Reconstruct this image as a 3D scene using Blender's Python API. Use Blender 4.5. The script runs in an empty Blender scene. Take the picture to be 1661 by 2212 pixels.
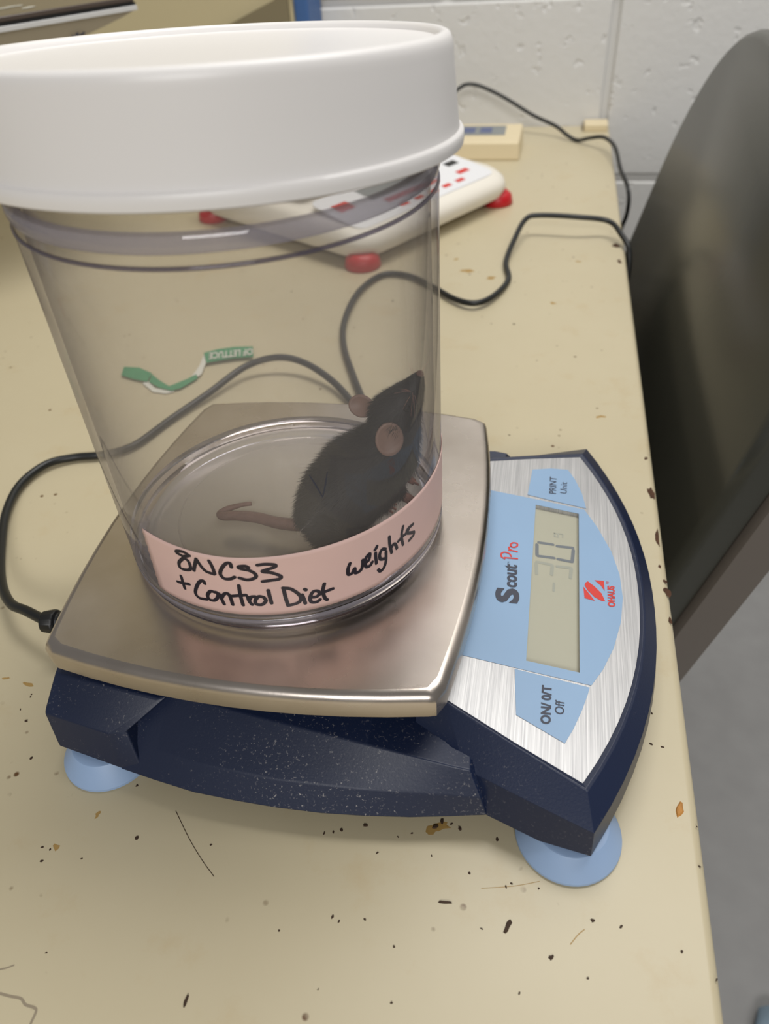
import bpy, bmesh, math, random
from mathutils import Vector, Matrix, Quaternion, noise

random.seed(7)
scene = bpy.context.scene
COL = scene.collection
MM = 0.001
W, H = 1661, 2212

# ---------------------------------------------------------------- camera
F = 1617.158
CAM = Vector((92.879, -227.185, 257.004))          # millimetres, desk top is z = 0
YAW, PIT, ROL = -0.236844, 0.701179, -0.0718
fwd = Vector((math.sin(YAW) * math.cos(PIT), math.cos(YAW) * math.cos(PIT), -math.sin(PIT)))
rgt = Vector((math.cos(YAW), -math.sin(YAW), 0))
upv = rgt.cross(fwd)
CR = math.cos(ROL) * rgt + math.sin(ROL) * upv
CU = -math.sin(ROL) * rgt + math.cos(ROL) * upv
cd = bpy.data.cameras.new('camera')
cam = bpy.data.objects.new('camera', cd)
COL.objects.link(cam)
m3 = Matrix((CR, CU, -fwd)).transposed()
cam.matrix_world = Matrix.Translation(CAM * MM) @ m3.to_4x4()
cd.sensor_fit = 'VERTICAL'
cd.sensor_height = 24.0
cd.lens = F / H * 24.0
cd.clip_start = 0.01
cd.clip_end = 30
cd.dof.use_dof = True
cd.dof.focus_distance = 0.285
cd.dof.aperture_fstop = cd.lens / 2.3
scene.camera = cam

# ---------------------------------------------------------------- light
scene.view_settings.view_transform = 'Standard'
scene.view_settings.look = 'None'
scene.view_settings.gamma = 1.0
scene.view_settings.use_curve_mapping = False
scene.view_settings.exposure = 0.0
world = bpy.data.worlds.new('world')
scene.world = world
world.use_nodes = True
bg = world.node_tree.nodes['Background']
bg.inputs[0].default_value = (1.0, 0.985, 0.965, 1)
bg.inputs[1].default_value = 0.2


def area(name, loc, size, power, color, target):
    l = bpy.data.lights.new(name, 'AREA')
    l.shape = 'RECTANGLE'
    l.size, l.size_y = size
    l.energy = power
    l.color = color
    o = bpy.data.objects.new(name, l)
    COL.objects.link(o)
    o.location = loc
    o.rotation_euler = (Vector(target) - Vector(loc)).to_track_quat('-Z', 'Y').to_euler()
    return o


area('ceiling_light', (0.28, 0.48, 1.5), (1.2, 0.4), 17.0, (1.0, 0.985, 0.955), (0.28, 0.48, 0))
area('ceiling_light', (0.5, -2.6, 1.7), (1.6, 0.8), 44, (1.0, 0.985, 0.965), (0.1, 0.0, 0.1))


# ---------------------------------------------------------------- pixel helpers
def ray(p):
    return fwd + (p[0] - W / 2) / F * CR - (p[1] - H / 2) / F * CU


def atz(p, z=0.0):
    d = ray(p)
    return CAM + d * ((z - CAM.z) / d.z)


def aty(p, y):
    d = ray(p)
    return CAM + d * ((y - CAM.y) / d.y)


PX0, PZ0, PS = 119.6, 28.3, 0.17                   # display panel plane: z falls towards the front


def panz(x):
    return PZ0 - PS * (x - PX0)


def atpanel(p, off=0.0):
    d = ray(p)
    t = (PZ0 + off - PS * (CAM.x - PX0) - CAM.z) / (d.z + PS * d.x)
    return CAM + d * t


JX, JY, JR = -2.8, -1.24, 63.9


def atjar(p, r=JR):
    d = ray(p)
    ox, oy = CAM.x - JX, CAM.y - JY
    a = d.x ** 2 + d.y ** 2
    b = 2 * (d.x * ox + d.y * oy)
    c = ox * ox + oy * oy - r * r
    D = max(b * b - 4 * a * c, 0)
    t = (-b - math.sqrt(D)) / (2 * a)
    return CAM + d * t


# ---------------------------------------------------------------- materials
def newmat(name):
    m = bpy.data.materials.new(name)
    m.use_nodes = True
    nt = m.node_tree
    b = nt.nodes['Principled BSDF']
    return m, nt, b


def S(c):
    return tuple((x / 12.92 if x <= 0.04045 else ((x + 0.055) / 1.055) ** 2.4) for x in [v / 255 for v in c]) + (1,)


def plain(name, col, rough=0.5, metal=0.0, spec=0.5, bump=0.0, bscale=400, var=0.0, vscale=30, coat=0.0, trans=None):
    m, nt, b = newmat(name)
    c = S(col)
    b.inputs['Base Color'].default_value = c
    b.inputs['Roughness'].default_value = rough
    b.inputs['Metallic'].default_value = metal
    b.inputs['Specular IOR Level'].default_value = spec
    b.inputs['Coat Weight'].default_value = coat
    tc = nt.nodes.new('ShaderNodeTexCoord')
    if bump:
        n = nt.nodes.new('ShaderNodeTexNoise')
        n.inputs['Scale'].default_value = bscale
        n.inputs['Detail'].default_value = 4
        bm = nt.nodes.new('ShaderNodeBump')
        bm.inputs['Strength'].default_value = bump
        bm.inputs['Distance'].default_value = 0.0005
        nt.links.new(tc.outputs['Object'], n.inputs['Vector'])
        nt.links.new(n.outputs['Fac'], bm.inputs['Height'])
        nt.links.new(bm.outputs['Normal'], b.inputs['Normal'])
    if var:
        n2 = nt.nodes.new('ShaderNodeTexNoise')
        n2.inputs['Scale'].default_value = vscale
        n2.inputs['Detail'].default_value = 6
        rmp = nt.nodes.new('ShaderNodeMapRange')
        rmp.inputs['From Min'].default_value = 0.3
        rmp.inputs['From Max'].default_value = 0.7
        rmp.inputs['To Min'].default_value = 1 - var
        rmp.inputs['To Max'].default_value = 1 + var
        mx = nt.nodes.new('ShaderNodeVectorMath')
        mx.operation = 'SCALE'
        mx.inputs[0].default_value = c[:3]
        nt.links.new(tc.outputs['Object'], n2.inputs['Vector'])
        nt.links.new(n2.outputs['Fac'], rmp.inputs['Value'])
        nt.links.new(rmp.outputs['Result'], mx.inputs['Scale'])
        nt.links.new(mx.outputs['Vector'], b.inputs['Base Color'])
    return m


def N(nt, t, **kw):
    n = nt.nodes.new(t)
    for k, v in kw.items():
        if hasattr(n, k) and not k[0].isupper():
            setattr(n, k, v)
        else:
            n.inputs[k].default_value = v
    return n


MAT = {}


def mixcol(nt, fac, a, b):
    n = nt.nodes.new('ShaderNodeMix')
    n.data_type = 'RGBA'
    nt.links.new(fac, n.inputs[0])
    for s, v in ((6, a), (7, b)):
        if isinstance(v, tuple):
            n.inputs[s].default_value = v
        else:
            nt.links.new(v, n.inputs[s])
    return n.outputs[2]


def ramp(nt, val, lo, hi):
    n = nt.nodes.new('ShaderNodeMapRange')
    n.inputs['From Min'].default_value = lo
    n.inputs['From Max'].default_value = hi
    nt.links.new(val, n.inputs['Value'])
    return n.outputs['Result']


def desk_mat():
    m, nt, b = newmat('desk_enamel')
    tc = nt.nodes.new('ShaderNodeTexCoord')
    geo = nt.nodes.new('ShaderNodeNewGeometry')
    v = geo.outputs['Position']

    def noise_(scale, detail=5, rough=0.6):
        n = N(nt, 'ShaderNodeTexNoise', Scale=scale, Detail=detail, Roughness=rough)
        nt.links.new(v, n.inputs['Vector'])
        return n.outputs['Fac']
    base = mixcol(nt, ramp(nt, noise_(6), 0.3, 0.7), S((196, 185, 156)), S((191, 179, 149)))
    # faint brown film
    film = N(nt, 'ShaderNodeMath', operation='MULTIPLY')
    nt.links.new(ramp(nt, noise_(22, 8, 0.7), 0.56, 0.75), film.inputs[0])
    film.inputs[1].default_value = 0.35
    base = mixcol(nt, film.outputs[0], base, S((178, 150, 100)))
    # rust specks: clumps of tiny dots
    vor = N(nt, 'ShaderNodeTexVoronoi', Scale=120.0, Randomness=1.0)
    nt.links.new(v, vor.inputs['Vector'])
    dot = ramp(nt, vor.outputs['Distance'], 0.16, 0.08)
    clump = ramp(nt, noise_(30, 4), 0.55, 0.62)
    mu = N(nt, 'ShaderNodeMath', operation='MULTIPLY')
    nt.links.new(dot, mu.inputs[0])
    nt.links.new(clump, mu.inputs[1])
    base = mixcol(nt, mu.outputs[0], base, S((96, 66, 34)))
    nt.links.new(base, b.inputs['Base Color'])
    b.inputs['Roughness'].default_value = 0.38
    b.inputs['Specular IOR Level'].default_value = 0.4
    bm = N(nt, 'ShaderNodeBump', Strength=0.08, Distance=0.0004)
    nt.links.new(noise_(90, 3), bm.inputs['Height'])
    nt.links.new(bm.outputs['Normal'], b.inputs['Normal'])
    return m


def wall_mat():
    m, nt, b = newmat('painted_block')
    geo = nt.nodes.new('ShaderNodeNewGeometry')
    v = geo.outputs['Position']
    b.inputs['Base Color'].default_value = S((217, 216, 213))
    b.inputs['Roughness'].default_value = 0.45
    n = N(nt, 'ShaderNodeTexNoise', Scale=110.0, Detail=6.0, Roughness=0.6)
    nt.links.new(v, n.inputs['Vector'])
    n3 = N(nt, 'ShaderNodeTexNoise', Scale=75.0, Detail=2.0, Roughness=0.4)
    nt.links.new(v, n3.inputs['Vector'])
    pit = ramp(nt, n3.outputs['Fac'], 0.74, 0.66)
    bm = N(nt, 'ShaderNodeBump', Strength=0.35, Distance=0.0015)
    nt.links.new(n.outputs['Fac'], bm.inputs['Height'])
    bm2 = N(nt, 'ShaderNodeBump', Strength=0.5, Distance=0.002)
    nt.links.new(pit, bm2.inputs['Height'])
    nt.links.new(bm.outputs['Normal'], bm2.inputs['Normal'])
    nt.links.new(bm2.outputs['Normal'], b.inputs['Normal'])
    return m


def steel_mat():
    m, nt, b = newmat('pan_steel')
    geo = nt.nodes.new('ShaderNodeNewGeometry')
    mp = N(nt, 'ShaderNodeMapping')
    mp.inputs['Scale'].default_value = (1500, 50, 50)
    nt.links.new(geo.outputs['Position'], mp.inputs['Vector'])
    n = N(nt, 'ShaderNodeTexNoise', Scale=1.0, Detail=4.0)
    nt.links.new(mp.outputs['Vector'], n.inputs['Vector'])
    n2 = N(nt, 'ShaderNodeTexNoise', Scale=28.0, Detail=6.0)
    nt.links.new(geo.outputs['Position'], n2.inputs['Vector'])
    c = mixcol(nt, ramp(nt, n2.outputs['Fac'], 0.3, 0.7), S((188, 178, 168)), S((205, 196, 188)))
    nt.links.new(c, b.inputs['Base Color'])
    b.inputs['Metallic'].default_value = 1.0
    r = N(nt, 'ShaderNodeMapRange')
    r.inputs['To Min'].default_value = 0.2
    r.inputs['To Max'].default_value = 0.36
    nt.links.new(n2.outputs['Fac'], r.inputs['Value'])
    nt.links.new(r.outputs['Result'], b.inputs['Roughness'])
    bm = N(nt, 'ShaderNodeBump', Strength=0.06, Distance=0.0002)
    nt.links.new(n.outputs['Fac'], bm.inputs['Height'])
    nt.links.new(bm.outputs['Normal'], b.inputs['Normal'])
    return m


def brushed_mat():
    m, nt, b = newmat('brushed_aluminium')
    geo = nt.nodes.new('ShaderNodeNewGeometry')
    mp = N(nt, 'ShaderNodeMapping')
    mp.inputs['Scale'].default_value = (2200, 18, 18)
    nt.links.new(geo.outputs['Position'], mp.inputs['Vector'])
    n = N(nt, 'ShaderNodeTexNoise', Scale=1.0, Detail=6.0, Roughness=0.7)
    nt.links.new(mp.outputs['Vector'], n.inputs['Vector'])
    c = mixcol(nt, ramp(nt, n.outputs['Fac'], 0.3, 0.7), S((150, 150, 152)), S((206, 205, 205)))
    nt.links.new(c, b.inputs['Base Color'])
    b.inputs['Metallic'].default_value = 0.75
    b.inputs['Roughness'].default_value = 0.42
    return m


def navy_mat(name, scuff=0.5, gloss=0.42):
    m, nt, b = newmat(name)
    geo = nt.nodes.new('ShaderNodeNewGeometry')
    v = geo.outputs['Position']

    def noise_(scale, detail=5, rough=0.6):
        n = N(nt, 'ShaderNodeTexNoise', Scale=scale, Detail=detail, Roughness=rough)
        nt.links.new(v, n.inputs['Vector'])
        return n.outputs['Fac']
    dust = ramp(nt, noise_(900, 3, 0.7), 0.60, 0.72)
    area_ = ramp(nt, noise_(26, 4), 0.45, 0.64)
    mu = N(nt, 'ShaderNodeMath', operation='MULTIPLY')
    nt.links.new(dust, mu.inputs[0])
    nt.links.new(area_, mu.inputs[1])
    mu2 = N(nt, 'ShaderNodeMath', operation='MULTIPLY')
    nt.links.new(mu.outputs[0], mu2.inputs[0])
    mu2.inputs[1].default_value = scuff
    c = mixcol(nt, mu2.outputs[0], S((20, 32, 60)), S((176, 172, 170)))
    nt.links.new(c, b.inputs['Base Color'])
    b.inputs['Roughness'].default_value = gloss
    bm = N(nt, 'ShaderNodeBump', Strength=0.12, Distance=0.0003)
    nt.links.new(noise_(1100, 2), bm.inputs['Height'])
    nt.links.new(bm.outputs['Normal'], b.inputs['Normal'])
    return m


def clear_mat(name, ior=1.45, tint=(0.97, 0.965, 0.96), haze=0.03, hazecol=(205, 200, 195), rough=0.03):
    m, nt, b = newmat(name)
    nt.nodes.remove(b)
    out = nt.nodes['Material Output']
    lw = N(nt, 'ShaderNodeLayerWeight')
    lw.inputs['Blend'].default_value = 0.5
    pw = N(nt, 'ShaderNodeMath', operation='POWER')
    pw.inputs[1].default_value = 4.5
    nt.links.new(lw.outputs['Facing'], pw.inputs[0])
    fr = N(nt, 'ShaderNodeMapRange')
    fr.inputs['To Min'].default_value = ((ior - 1) / (ior + 1)) ** 2
    fr.inputs['To Max'].default_value = 0.55
    nt.links.new(pw.outputs[0], fr.inputs['Value'])
    tr = N(nt, 'ShaderNodeBsdfTransparent')
    f3 = N(nt, 'ShaderNodeMath', operation='POWER')
    f3.inputs[1].default_value = 3.0
    nt.links.new(lw.outputs['Facing'], f3.inputs[0])
    nt.links.new(mixcol(nt, f3.outputs[0], tint + (1,), (0.5, 0.49, 0.52, 1)), tr.inputs[0])
    gl = N(nt, 'ShaderNodeBsdfGlossy', Roughness=rough)
    gl.inputs['Color'].default_value = (0.95, 0.94, 0.96, 1)
    di = N(nt, 'ShaderNodeBsdfDiffuse')
    di.inputs[0].default_value = S(hazecol)
    m1 = N(nt, 'ShaderNodeMixShader')
    m1.inputs[0].default_value = haze
    nt.links.new(tr.outputs[0], m1.inputs[1])
    nt.links.new(di.outputs[0], m1.inputs[2])
    m2 = N(nt, 'ShaderNodeMixShader')
    nt.links.new(fr.outputs[0], m2.inputs[0])
    nt.links.new(m1.outputs[0], m2.inputs[1])
    nt.links.new(gl.outputs[0], m2.inputs[2])
    nt.links.new(m2.outputs[0], out.inputs[0])
    return m


def glass_mat(name, col=(0.93, 0.92, 0.97), ior=1.45):
    m, nt, b = newmat(name)
    b.inputs['Base Color'].default_value = col + (1,)
    b.inputs['Roughness'].default_value = 0.04
    b.inputs['IOR'].default_value = ior
    b.inputs['Transmission Weight'].default_value = 1.0
    return m


MAT['desk'] = desk_mat()
MAT['wall'] = wall_mat()
MAT['mortar'] = plain('painted_mortar', (214, 213, 210), 0.5, bump=0.3, bscale=200)
MAT['floor'] = plain('grey_floor', (150, 149, 148), 0.45, bump=0.1, bscale=60, var=0.05, vscale=25)
MAT['steel'] = steel_mat()
MAT['alu'] = brushed_mat()
MAT['navy'] = navy_mat('navy_plastic', 0.9)
MAT['navy_clean'] = navy_mat('navy_plastic_smooth', 0.25, 0.38)
MAT['gap'] = plain('dark_seam', (14, 14, 16), 0.6)
MAT['foot'] = plain('pale_blue_plastic', (150, 176, 212), 0.45, bump=0.05, var=0.05)
MAT['pblue'] = plain('printed_blue', (138, 168, 200), 0.42, var=0.02)
MAT['lcd'] = plain('lcd_glass', (170, 168, 150), 0.25, var=0.02)
MAT['lcddark'] = plain('lcd_segment_dark', (106, 112, 118), 0.4)
MAT['lcdfaint'] = plain('lcd_segment_faint', (152, 154, 142), 0.4)
MAT['ink'] = plain('dark_print', (52, 56, 72), 0.5)
MAT['red'] = plain('red_print', (206, 52, 44), 0.5)
MAT['marker'] = plain('black_marker', (34, 28, 40), 0.4, var=0.3, vscale=300)
MAT['tape'] = plain('pink_tape', (226, 192, 184), 0.55, bump=0.06, bscale=600, var=0.02, vscale=60)
MAT['lid'] = plain('white_polypropylene', (236, 233, 231), 0.36)
MAT['clear'] = clear_mat('clear_wall', 1.3, (0.975, 0.97, 0.965), 0.066)  # haze: cloudy plastic plus room reflection painted in as a diffuse veil
MAT['clearbase'] = clear_mat('clear_base', 1.3, (0.98, 0.98, 0.98), 0.42, (236, 230, 220))
MAT['clearline'] = clear_mat('clear_line', 1.5, (0.6, 0.58, 0.64), 0.3, (120, 114, 130))
MAT['clearband'] = clear_mat('clear_band', 1.5, (0.86, 0.85, 0.87), 0.36, (178, 173, 182))  # lavender-grey puts the refraction look of thick plastic edges into the colour
MAT['clearring'] = glass_mat('clear_ring', (0.86, 0.85, 0.93), 1.4)
MAT['fur'] = plain('black_fur', (34, 32, 33), 0.6, var=0.15, vscale=200)
MAT['skin'] = plain('pink_skin', (190, 136, 118), 0.5, bump=0.1, bscale=900)
MAT['tail'] = plain('tail_skin', (136, 104, 94), 0.55, bump=0.4, bscale=1500, var=0.12, vscale=300)
MAT['ear'] = plain('ear_skin', (140, 112, 100), 0.5, var=0.08, vscale=200)
MAT['eye'] = plain('mouse_eye', (8, 8, 8), 0.06)
MAT['cable'] = plain('black_cable', (22, 24, 24), 0.42)
MAT['vinyl'] = plain('grey_vinyl', (64, 64, 57), 0.27, bump=0.12, bscale=500)
MAT['shell'] = plain('taupe_metal', (112, 104, 96), 0.4)
MAT['black'] = plain('black_plastic', (20, 20, 21), 0.45)
MAT['white'] = plain('white_plastic', (232, 226, 214), 0.4)
MAT['whitepanel'] = plain('white_overlay', (228, 228, 230), 0.35)
MAT['redfoot'] = plain('red_rubber', (190, 24, 34), 0.4)
MAT['beige'] = plain('beige_plastic', (222, 206, 170), 0.45)
MAT['beigecab'] = plain('beige_cabinet', (196, 184, 148), 0.5)
MAT['cabshade'] = plain('cabinet_shade', (128, 118, 92), 0.6)  # dark tone paints the shade on the beige cabinet front
MAT['bluetrim'] = plain('blue_trim', (62, 100, 156), 0.5)
MAT['greylcd'] = plain('grey_display', (132, 136, 136), 0.3)
MAT['bluemark'] = plain('blue_digits', (88, 98, 134), 0.4)
MAT['darkglass'] = plain('glossy_dark_top', (84, 74, 68), 0.16)
MAT['silver'] = plain('silver_rim', (206, 206, 206), 0.35)
MAT['greybody'] = plain('grey_device_body', (148, 138, 118), 0.5)
MAT['rust'] = plain('rust', (74, 44, 22), 0.8, bump=0.5, bscale=900, var=0.3, vscale=400)
MAT['stain'] = plain('brown_stain', (164, 132, 74), 0.6, var=0.1, vscale=300)
MAT['pencil'] = plain('dark_scuff', (146, 134, 114), 0.7)
MAT['crumb'] = plain('dark_crumb', (60, 42, 28), 0.8, var=0.2, vscale=400)
MAT['tan'] = plain('tan_crumb', (176, 122, 56), 0.7, var=0.2, vscale=400)
MAT['green'] = plain('green_paper', (70, 140, 98), 0.6, var=0.06, vscale=200)
MAT['paper'] = plain('white_paper', (214, 212, 200), 0.6)
MAT['shoe'] = plain('pale_blue_cloth', (150, 172, 190), 0.8, bump=0.2, bscale=300)


# ---------------------------------------------------------------- mesh helpers (all in millimetres)
def link(name, me, mat, parent=None, smooth=False):
    o = bpy.data.objects.new(name, me)
    COL.objects.link(o)
    if mat is not None:
        me.materials.append(MAT[mat])
    if smooth:
        for p in me.polygons:
            p.use_smooth = True
    if parent is not None:
        o.parent = parent
    return o


def base_of(parent):
    loc = Vector((0, 0, 0))
    q = parent
    while q is not None:
        loc += q.location
        q = q.parent
    return loc


def obj(name, verts, faces, mat, parent=None, smooth=False, bevel=0.0, seg=2, fix=True, loc=None, limit=25):
    """verts in world millimetres; the object's origin goes to loc (mm) or to its parent's origin"""
    off = base_of(parent)
    o_loc = Vector((0, 0, 0))
    if parent is None and loc is not None:
        o_loc = Vector(loc) * MM
        off = o_loc
    me = bpy.data.meshes.new(name)
    me.from_pydata([Vector(v) * MM - off for v in verts], [], faces)
    if fix:
        bm = bmesh.new()
        bm.from_mesh(me)
        bmesh.ops.remove_doubles(bm, verts=bm.verts, dist=1e-6)
        bmesh.ops.recalc_face_normals(bm, faces=bm.faces)
        bm.to_mesh(me)
        bm.free()
    o = link(name, me, mat, parent, smooth)
    o.location = o_loc
    if bevel:
        md = o.modifiers.new('bevel', 'BEVEL')
        md.width = bevel * MM
        md.segments = seg
        md.limit_method = 'ANGLE'
        md.angle_limit = math.radians(limit)
        if smooth is False:
            for p in me.polygons:
                p.use_smooth = True
            md.harden_normals = True
    return o


def thing(name, label, cat, loc, group=None):
    o = bpy.data.objects.new(name, None)
    COL.objects.link(o)
    o.empty_display_size = 0.02
    o.location = Vector(loc) * MM
    return tag(o, label, cat, group)


def tag(o, label, cat, group=None):
    o['label'] = label
    o['category'] = cat
    if group:
        o['group'] = group
    return o


def struct(o):
    o['kind'] = 'structure'
    return o


def loft(rings, cap0=True, cap1=True, closed=True):
    n = len(rings[0])
    v, f = [], []
    for r in rings:
        v += [tuple(p) for p in r]
    for i in range(len(rings) - 1):
        for j in range(n if closed else n - 1):
            k = (j + 1) % n
            f.append((i * n + j, i * n + k, (i + 1) * n + k, (i + 1) * n + j))
    if cap0:
        f.append(tuple(range(n))[::-1])
    if cap1:
        f.append(tuple(range((len(rings) - 1) * n, len(rings) * n)))
    return v, f


def lathe(cx, cy, prof, n=96, cap0=False, cap1=False, closed_prof=False):
    rings = [[(cx + r * math.cos(2 * math.pi * j / n), cy + r * math.sin(2 * math.pi * j / n), z) for j in range(n)] for r, z in prof]
    if closed_prof:
        rings.append(rings[0])
    return loft(rings, cap0, cap1)


def spline(pts, sub=8):
    P = [Vector(p) for p in pts]
    P = [P[0] * 2 - P[1]] + P + [P[-1] * 2 - P[-2]]
    out = []
    for i in range(1, len(P) - 2):
        a, b, c, d = P[i - 1:i + 3]
        for s in range(sub):
            t = s / sub
            out.append(0.5 * ((2 * b) + (c - a) * t + (2 * a - 5 * b + 4 * c - d) * t * t + (3 * b - a - 3 * c + d) * t ** 3))
    out.append(P[-2].copy())
    return out


def tube(path, rad, n=10, caps=True):
    rings = []
    nrm = None
    for i, p in enumerate(path):
        t = (path[min(i + 1, len(path) - 1)] - path[max(i - 1, 0)]).normalized()
        if nrm is None:
            nrm = t.orthogonal().normalized()
        else:
            nrm = (nrm - t * nrm.dot(t)).normalized()
        b = t.cross(nrm)
        r = rad[i] if isinstance(rad, (list, tuple)) else rad
        rings.append([p + (nrm * math.cos(2 * math.pi * k / n) + b * math.sin(2 * math.pi * k / n)) * r for k in range(n)])
    return loft(rings, caps, caps)


def box(x0, x1, y0, y1, z0, z1):
    v = [(x, y, z) for z in (z0, z1) for y in (y0, y1) for x in (x0, x1)]
    f = [(0, 2, 3, 1), (4, 5, 7, 6), (0, 1, 5, 4), (2, 6, 7, 3), (0, 4, 6, 2), (1, 3, 7, 5)]
    return v, f


def obox(c, ax, ay, hx, hy, z0, z1):
    """oriented box: centre c (xy), axes ax, ay, half sizes"""
    v = []
    for z in (z0, z1):
        for sy in (-1, 1):
            for sx in (-1, 1):
                p = Vector((c[0], c[1])) + Vector(ax) * hx * sx + Vector(ay) * hy * sy
                v.append((p.x, p.y, z))
    return v, [(0, 2, 3, 1), (4, 5, 7, 6), (0, 1, 5, 4), (2, 6, 7, 3), (0, 4, 6, 2), (1, 3, 7, 5)]


def join(*vf):
    V, Fc = [], []
    for v, f in vf:
        n = len(V)
        V += list(v)
        Fc += [tuple(i + n for i in q) for q in f]
    return V, Fc


def strokes(polys, width, normal, lift=0.05, sub=6, on=None, taper=False, smooth=True):
    """flat ink lines: every poly is a list of 3D points; normal(p) gives the surface normal"""
    V, Fc = [], []
    for pi, pl in enumerate(polys):
        pts = spline(pl, sub) if (smooth and len(pl) > 2) else [Vector(p) for p in pl]
        if on:
            pts = [on(p) for p in pts]
        m = len(pts)
        prev = None
        up = lift + 0.004 * pi
        for i, p in enumerate(pts):
            nn = normal(p)
            w = width * (1 if not taper else (0.6 + 0.4 * math.sin(math.pi * i / max(m - 1, 1))))
            p = p + nn * up
            t0 = (pts[i] - pts[max(i - 1, 0)])
            t1 = (pts[min(i + 1, m - 1)] - pts[i])
            t = (t0.normalized() if t0.length > 1e-9 else t1.normalized()) + (t1.normalized() if t1.length > 1e-9 else t0.normalized())
            if t.length < 1e-3:
                t = t1
            t = (t - nn * t.dot(nn)).normalized()
            s = t.cross(nn)
            e0 = len(V)
            V += [p + s * w / 2, p - s * w / 2]
            if prev is not None:
                Fc.append((prev, prev + 1, e0 + 1, e0))
            prev = e0
            if i in (0, m - 1):                       # round end
                sg = -1 if i == 0 else 1
                c0 = len(V)
                for k in range(1, 6):
                    a = math.pi * k / 6
                    V.append(p + (s * math.cos(a) + t * sg * math.sin(a)) * w / 2)
                Fc.append((e0,) + tuple(range(c0, c0 + 5)) + (e0 + 1,))
    return V, Fc


def curve_fill(loops, extrude=0.0):
    """2D polygons with holes -> triangulated mesh (verts, faces) in the loops' own units"""
    cu = bpy.data.curves.new('tmp', 'CURVE')
    cu.dimensions = '2D'
    cu.fill_mode = 'BOTH'
    cu.extrude = extrude
    for lp in loops:
        sp = cu.splines.new('POLY')
        sp.points.add(len(lp) - 1)
        for i, p in enumerate(lp):
            sp.points[i].co = (p[0], p[1], 0, 1)
        sp.use_cyclic_u = True
    return eval_curve(cu)


def eval_curve(cu):
    o = bpy.data.objects.new('tmp', cu)
    COL.objects.link(o)
    dg = bpy.context.evaluated_depsgraph_get()
    dg.update()
    me = o.evaluated_get(dg).to_mesh()
    v = [tuple(q.co) for q in me.vertices]
    f = [tuple(p.vertices) for p in me.polygons]
    o.evaluated_get(dg).to_mesh_clear()
    bpy.data.objects.remove(o)
    bpy.data.curves.remove(cu)
    return v, f


def text_mesh(body, bold=0.0, shear=0.0, spacing=1.0):
    """text with unit width: returns verts in (u in 0..1, v in cap heights)"""
    cu = bpy.data.curves.new('tmp', 'FONT')
    cu.body = body
    cu.size = 1
    cu.offset = bold
    cu.shear = shear
    cu.space_character = spacing
    cu.resolution_u = 4
    v, f = eval_curve(cu)
    x0 = min(p[0] for p in v)
    x1 = max(p[0] for p in v)
    y0, y1 = min(p[1] for p in v), max(p[1] for p in v)
    return [((p[0] - x0) / (x1 - x0), p[1], 0) for p in v], f, (y0, y1)


def put_text(name, body, p0, p1, ptop, parent, mat, proj, bold=0.0, shear=0.0, lift=0.1, cap=0.69, spacing=1.0, flip=False):
    """baseline from p0 to p1 (3D), cap-height point ptop above p0"""
    v, f, _ = text_mesh(body, bold, shear, spacing)
    p0, p1, ptop = Vector(p0), Vector(p1), Vector(ptop)
    e = p1 - p0
    u = (ptop - p0)
    nn = e.cross(u).normalized()
    if nn.z < 0:
        nn = -nn
    V = [p0 + e * q[0] + u * (q[1] / cap) + nn * lift for q in v]
    return obj(name, V, f, mat, parent, fix=False)


def mirror_y(pts):
    return [Vector((p[0], -p[1], p[2])) for p in pts]


# ---------------------------------------------------------------- the room
YW = 860.0
v, f = box(-1600, 1900, YW + 6, YW + 60, -730, 1780)
wall = struct(obj('wall_back', v, f, 'mortar', loc=(0, YW, -730)))
bl, bh, jt, zj, xj = 400.0, 207.0, 9.0, -65.0, 155.0
bme = None
for r in range(-4, 9):
    z0 = zj + r * bh + jt / 2
    z1 = zj + (r + 1) * bh - jt / 2
    z0c = max(z0, -730)
    if z1 <= -720:
        continue
    shift = 0 if r % 2 == 0 else bl / 2
    for c in range(-4, 4):
        x0 = xj + shift + c * bl + jt / 2
        if bme is None or abs(z0c - z0) > 1e-6:
            v, f = box(0, bl - jt, 0, 12, 0, z1 - z0c)
            b = obj('block', v, f, 'wall', bevel=3.0, seg=2)
            b.parent = wall
            if abs(z0c - z0) < 1e-6:
                bme = b
        else:
            b = bme.copy()
            COL.objects.link(b)
        b.location = (Vector((x0, YW, z0c)) - Vector((0, YW, -730))) * MM
        b.parent = wall
v, f = box(-1600, 1900, -1500, YW + 60, -760, -730)
struct(obj('floor', v, f, 'floor', loc=(0, 0, -730)))

# ---------------------------------------------------------------- desk
XE = 162.8
desk = thing('desk', 'beige enamelled steel desk with rust specks along its edge', 'desk', (-400, 100, -730))
v, f = box(-1250, XE, -620, YW - 1, -32, 0)
obj('tabletop', v, f, 'desk', desk, bevel=3.5, seg=4)
v, f = box(-1230, XE - 25, -600, YW - 20, -110, -32)
obj('apron', v, f, 'desk', desk)
for x, y in ((-1200, -570), (XE - 60, -570), (-1200, YW - 60), (XE - 60, YW - 60)):
    v, f = box(x - 22, x + 22, y - 22, y + 22, -730, -110)
    obj('leg', v, f, 'desk', desk, bevel=3)
UPN = lambda p: Vector((0, 0, 1))


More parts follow.
